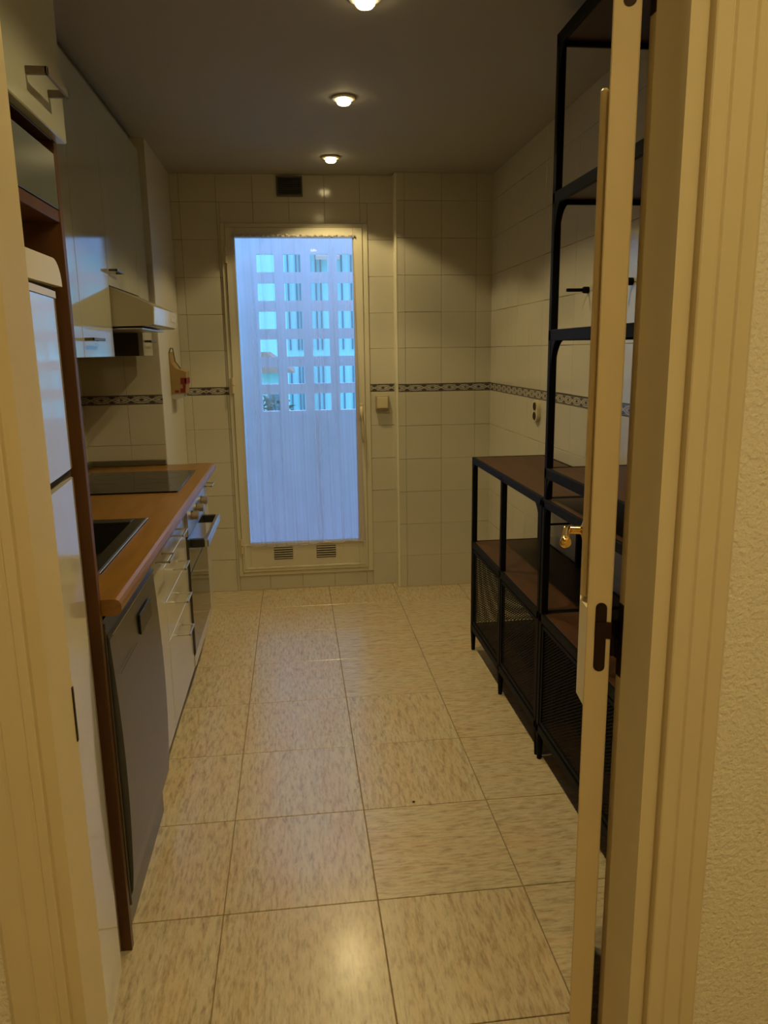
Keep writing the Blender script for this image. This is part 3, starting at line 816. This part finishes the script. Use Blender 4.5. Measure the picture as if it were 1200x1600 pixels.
# sink unit beside it
def base_unit(name, label, y0, y1, cat='cabinet', zt=.858):
    r = tag(root(name, (-.73, (y0+y1)/2, 0)), label, cat)
    obj('body', box(nb(), XL+.03, BX-.020, y0+.001, y1-.001, .15, zt if y0 > 2.56 else .79, .001), 'carc', r)
    obj('plinth', box(nb(), -.54, -.525, y0+.001, y1-.001, 0, .148), 'carc', r)
    return r
u1 = base_unit('base_cabinet', 'narrow white base cabinet next to the dishwasher', 2.262, 2.500)
d = obj('door', box(nb(), BX-.019, BX, 2.264, 2.498, .158, .855, .0015), 'lacqbase', u1); dhandle(d, BX, 2.375, 2.485, .795, .045, .0065, .006)
u2 = base_unit('drawer_cabinet', 'white base cabinet with four drawers beside the oven', 2.502, 3.030)
zd = [.158, .345, .518, .645, .762, .855][0:]
zr = [(.158, .480), (.484, .622), (.626, .742), (.746, .855)]
hz = [.432, .558, .682, .805]
for (a, b2), z in zip(zr, hz):
    d = obj('drawer', box(nb(), BX-.019, BX, 2.504, 3.028, a, b2, .0015), 'lacqbase', u2); dhandle(d, BX, 2.685, 2.800, z, .045, .0065, .006)
# oven
ov = tag(root('oven', (-.73, 3.335, 0)), 'built-in steel and dark glass oven under the hob', 'oven')
obj('body', box(nb(), XL+.03, BX-.022, 3.034, 3.636, .20, .845, .002), 'black', ov)
obj('control_panel', box(nb(), BX-.02, BX+.010, 3.036, 3.634, .715, .852, .002), 'steel', ov)
od = obj('door', box(nb(), BX-.02, BX+.008, 3.036, 3.634, .215, .708, .003), 'ovg', ov)
obj('door_rail', box(nb(), BX+.008, BX+.0095, 3.036, 3.634, .560, .5635), 'black', od)
bm = nb(); box(bm, BX+.062, BX+.080, 3.10, 3.60, .655, .690, .003)
obj('handle_bar', bm, 'steel', od, label='thick steel handle bar')
for yy in (3.10, 3.575): obj('handle_bracket', box(nb(), BX+.008, BX+.062, yy, yy+.025, .655, .690, .002), 'black', od)
obj('lower_panel', box(nb(), BX-.02, BX+.004, 3.036, 3.634, .158, .205, .002), 'lacqbase', ov)
obj('plinth', box(nb(), -.54, -.525, 3.035, 3.635, 0, .156), 'carc', ov)
for y in (3.17, 3.335, 3.50):
    bm = nb(); lathe(bm, [(.0001, .030), (.015, .030), (.0175, .027), (.019, .002), (.022, .0)], (BX+.010, y, .778), 'x', 20)
    obj('knob', bm, 'knob', ov, smooth=False)
u3 = base_unit('end_cabinet', 'narrow white end cabinet between the oven and the pillar', 3.638, 3.838)
d = obj('door', box(nb(), BX-.019, BX, 3.640, 3.836, .158, .855, .0015), 'lacqbase', u3); dhandle(d, BX, 3.665, 3.775, .812, .045, .0065, .006)

# ------------------------------------------------------------------ wall units
WX = -.66
def wall_unit(name, label, y0, y1, z0, z1=2.345):
    r = tag(root(name, (-.84, (y0+y1)/2, z0)), label, 'cabinet', None)
    obj('body', box(nb(), XL+.008, WX-.020, y0+.001, y1-.001, z0, z1, .001), 'carc', r)
    d = obj('door', box(nb(), WX-.019, WX, y0+.0015, y1-.0015, z0, z1, .0015), 'lacq', r)
    return r, d
w1, d = wall_unit('wall_cabinet', 'glossy white wall cabinet half hidden by the cherry wood housing', 1.692, 2.568, 1.432); 
w2, d = wall_unit('wall_cabinet', 'glossy white wall cabinet with a low handle left of the extractor hood', 2.568, 2.990, 1.432); dhandle(d, WX, 2.585, 2.735, 1.490, .030, .009, .006, 'darkhandle')
w3, d = wall_unit('wall_cabinet', 'short glossy white wall cabinet above the extractor hood', 2.990, 3.560, 1.690); dhandle(d, WX, 3.01, 3.13, 1.745, .030, .009, .006, 'darkhandle')
w4, d4 = wall_unit('wall_cabinet', 'narrow glossy white wall cabinet between the hood and the pillar', 3.562, 3.790, 1.432); dhandle(d4, WX, 3.60, 3.74, 1.497, .030, .009, .006, 'darkhandle')
obj('side_cover', box(nb(), XL+.008, WX-.021, 3.5605, 3.5625, 1.433, 1.689), 'cabside', w4)  # dark sheet painting the shade on the near side
tag(obj('cornice', box(nb(), XL+.008, WX-.03, 1.70, 3.790, 2.352, 2.400, .001), 'vent', origin=(-.84, 2.77, 2.352)), 'dark recessed strip between the wall cabinets and the ceiling', 'trim')  # dark filler put in for the shaded gap above the cabinets

# extractor hood
hd = tag(root('extractor_hood', (-.75, 3.29, 1.535)), 'beige extractor hood with a sloping visor under the short wall cabinet', 'extractor hood')
HY0, HY1 = 3.000, 3.555
poly = [(XL+.008, 1.537), (-.520, 1.545), (-.513, 1.551), (-.510, 1.612), (-.516, 1.620), (WX+.001, 1.686), (XL+.008, 1.686)]
obj('visor', prism(nb(), poly, 'y', HY0, HY1), 'hood', hd)
obj('front_panel', prism(nb(), [(-.5125, 1.549), (-.5085, 1.5495), (-.5055, 1.613), (-.5095, 1.6135)], 'y', HY0-.001, HY1+.001), 'hoodfront', hd)
bm = nb(); box(bm, -.93, -.56, HY0+.03, HY1-.03, 1.5325, 1.5385, .001); obj('filter_grille', bm, 'steel', hd)
bm = nb()
for k in range(3): box(bm, -.5085, -.5035, 3.40+k*.035, 3.420+k*.035, 1.572, 1.590, .001)
obj('push_button', bm, 'beigel', hd)

# pouch hanging on the pillar side
pc = tag(root('wall_pouch', (XP, 4.19, 1.21)), 'tan cloth pouch with red print and a white base hanging on the pillar', 'pouch')
Yp0, Yp1 = 4.12, 4.26
poly = [(XP+.001, 1.235), (XP+.001, 1.45), (XP+.005, 1.45), (XP+.010, 1.395), (XP+.030, 1.365), (XP+.082, 1.347), (XP+.080, 1.30), (XP+.074, 1.235)]
obj('bag', prism(nb(), poly, 'y', Yp0, Yp1), 'cloth', pc)
obj('base', prism(nb(), [(XP+.001, 1.208), (XP+.001, 1.2345), (XP+.066, 1.2345), (XP+.062, 1.215), (XP+.03, 1.205)], 'y', Yp0+.004, Yp1-.004), 'whitecloth', pc)
bm = nb()
for (a, b2, c, d_) in ((.052, .0745, 1.283, 1.316), (.062, .0765, 1.262, 1.283), (.048, .074, 1.240, 1.262), (.020, .040, 1.240, 1.252)):
    box(bm, XP+a, XP+b2, Yp0-.0015, Yp0, c, d_)
box(bm, XP+.072, XP+.0815, Yp0, Yp1, 1.285, 1.315)
obj('red_print', bm, 'red', pc)
bm = nb(); tube(bm, [(XP+.003, 4.125, 1.44), (XP+.010, 4.13, 1.468), (XP+.018, 4.15, 1.468), (XP+.026, 4.16, 1.40), (XP+.05, 4.17, 1.362)], .003, 8)
obj('strap', bm, 'vent', pc)

# ------------------------------------------------------------------ black metal shelving
def gusset(bm, x0, x1, yc, ztop, sy, r=.062, h=.105):
    """curved bracket between a post at yc and the rail under ztop, in the y-z plane; sy = direction along y"""
    pts = [(yc, ztop)]
    n = 8
    pts.append((yc+sy*r, ztop))
    for k in range(1, n+1):
        a = PI/2*k/n
        pts.append((yc+sy*(r-r*math.sin(a)), ztop-h+h*math.cos(a)))
    prism(bm, pts, 'x', x0, x1)
def mesh_panel(name, parent, x, y0, y1, z0, z1, pitch=.0135, w=.0034, axis='x'):
    bm = nb(); Wd, H = y1-y0, z1-z0
    t = .0010
    def seg(a, b2, off):
        d = Vector((b2[0]-a[0], b2[1]-a[1])); L = d.length
        if L < 1e-4: return
        nn = Vector((-d.y, d.x))/L*w/2
        q = [(a[0]+nn.x, a[1]+nn.y), (b2[0]+nn.x, b2[1]+nn.y), (b2[0]-nn.x, b2[1]-nn.y), (a[0]-nn.x, a[1]-nn.y)]
        if axis == 'x': bm.faces.new([bm.verts.new((x+off, y0+p, z0+r)) for p, r in q])
        else: bm.faces.new([bm.verts.new((y0+p, x+off, z0+r)) for p, r in q])
    s = .62                                                    # strands rise .62 m per metre: flattened diamonds
    k = -Wd*s
    while k < H:
        for sg in (1, -1):
            # z = k + s*u  (or mirrored)
            u0 = max(0, -k/s); u1 = min(Wd, (H-k)/s)
            if u1 > u0:
                a = (u0, k+s*u0); b2 = (u1, k+s*u1)
                if sg < 0: a = (Wd-a[0], a[1]); b2 = (Wd-b2[0], b2[1])
                seg(a, b2, t*sg)
        k += pitch*s*1.35
    o = obj(name, bm, 'iron', parent); o['kind'] = 'stuff'
    return o
SX0, SX1 = .812, 1.158
PW = .023
def low_unit(y1, label):
    """low sideboard frame, far end at y1, one metre long"""
    y0 = y1-1.015; ym = (y0+y1)/2
    r = tag(root('metal_sideboard', ((SX0+SX1)/2, (y0+y1)/2, 0)), label, 'shelf unit')
    for x in (SX0, SX1-PW):
        for y in (y0, ym-PW/2, y1-PW):
            bm = nb(); box(bm, x, x+PW, y, y+PW, .085, .942, .002)
            obj('post', bm, 'iron', r)
            bm = nb(); cyl(bm, (x+PW/2, y+PW/2, .088), (x+PW/2, y+PW/2, 0), .0125, .0085, 10)
            obj('foot', bm, 'iron', r)
    # boards inside metal frames
    for nm, zt in (('top_board', .950), ('middle_shelf', .548), ('bottom_shelf', .135)):
        fr_ = nb()
        ring(fr_, (SX0, SX1, y0, y1), (SX0+.012, SX1-.012, y0+.012, y1-.012), zt-.030, zt, .0015)
        f = obj('shelf_frame', fr_, 'iron', r)
        obj(nm, box(nb(), SX0+.0125, SX1-.0125, y0+.0125, y1-.0125, zt-.018, zt-.001, .001), 'shelfwood', r)
    for x in (SX0+.002, SX1-.008):
        for yc, sy, rr, hh_ in ((y0+PW, 1, .075, .12), (y1-PW, -1, .03, .05)):
            bm = nb(); gusset(bm, x, x+.006, yc, .925, sy, rr, hh_); obj('corner_bracket', bm, 'iron', r)
    for (a, b2) in ((y0+PW, ym-PW/2), (ym+PW/2, y1-PW)):
        dfr = nb()
        ring2 = [(a+.003, b2-.003, .142, .512)]
        A, Bb, C_, D_ = ring2[0]
        xx0, xx1 = SX0+.003, SX0+.013
        box(dfr, xx0, xx1, A, A+.014, C_, D_, .001); box(dfr, xx0, xx1, Bb-.014, Bb, C_, D_, .001)
        box(dfr, xx0, xx1, A+.014, Bb-.014, C_, C_+.014, .001); box(dfr, xx0, xx1, A+.014, Bb-.014, D_-.014, D_, .001)
        dd_ = obj('door', dfr, 'iron', r, label='wire mesh door in a thin metal frame')
        mesh_panel('mesh', dd_, SX0+.008, A+.012, Bb-.012, C_+.012, D_-.012)
    for y in (y0+.006, y1-.006):
        e = mesh_panel('side_mesh', r, y, SX0+PW, SX1-PW, .14, .515, axis='y')
    if y1 < 3: obj('end_rail', box(nb(), SX0+PW, SX1-PW, y1-.014, y1-.008, .858, .864), 'iron', r)
    return r
low_unit(3.430, 'black metal sideboard with brown boards and mesh doors nearest the end wall')
low_unit(2.408, 'black metal sideboard carrying the tall open rack, partly behind the entry door')

def tall_unit(y1, z0):
    y0 = y1-1.0
    r = tag(root('metal_shelf_rack', ((SX0+SX1)/2, (y0+y1)/2, z0)), 'tall open black metal rack with four shelves standing on the sideboard', 'shelf unit')
    for x in (SX0, SX1-PW):
        for y in (y0, y1-PW):
            obj('post', box(nb(), x, x+PW, y, y+PW, z0+.001, 2.335, .002), 'iron', r)
    for zt in (1.055, 1.497, 1.905, 2.345):
        fr_ = nb(); ring(fr_, (SX0, SX1, y0, y1), (SX0+.012, SX1-.012, y0+.012, y1-.012), zt-.034, zt, .0015)
        obj('shelf_frame', fr_, 'iron', r)
        obj('shelf', box(nb(), SX0+.0125, SX1-.0125, y0+.0125, y1-.0125, zt-.020, zt-.001, .001), 'shelfwood', r)
        for x in (SX0+.002, SX1-.008):
            for yc, sy in ((y1-PW, -1), (y0+PW, 1)):
                bm = nb(); gusset(bm, x, x+.006, yc, zt-.032, sy, .05, .12 if zt > 1.2 else .065); obj('corner_bracket', bm, 'iron', r)
        if 1.2 < zt < 2.2:
            for yy in (y1-.010, y0+.004):
                for xc, sx in ((SX0+PW, 1), (SX1-PW, -1)):
                    bm = nb(); gusset(bm, yy, yy+.006, xc, zt-.032, sx, .028, .11)
                    for v in bm.verts: v.co.x, v.co.y = v.co.y, v.co.x
                    obj('corner_bracket', bm, 'iron', r)
    return r
tall_unit(2.400, .950)

# pegs in the long wall, once carrying a shelf
for y, z, lb in ((2.971, 1.661, 'thin black steel peg in the tiled wall, the one farther from the entry door'), (2.575, 1.659, 'thin black steel peg in the tiled wall, seen through the gap beside the entry door')):
    r = tag(root('wall_peg', (XR-.006, y, z)), lb, 'peg', 'black pegs in the tiled wall')
    bm = nb(); cyl(bm, (XR-.0065, y, z), (XR-.095, y, z), .0066, n=10); obj('rod', bm, 'iron', r)
    bm = nb(); lathe(bm, [(.0001, -.030), (.010, -.030), (.013, -.025), (.013, -.0065)], (XR, y, z), 'x', 14); obj('collar', bm, 'iron', r)

# a dark crumb on the floor
bm = nb(); bmesh.ops.create_icosphere(bm, subdivisions=1, radius=.0045, matrix=Matrix.Translation((.335, 2.19, .003)) @ Matrix.Diagonal((1.2, .9, .6, 1)))
tag(obj('crumb', bm, 'crumb', origin=(.335, 2.19, 0)), 'tiny dark crumb in the middle of the tiled floor', 'crumb')
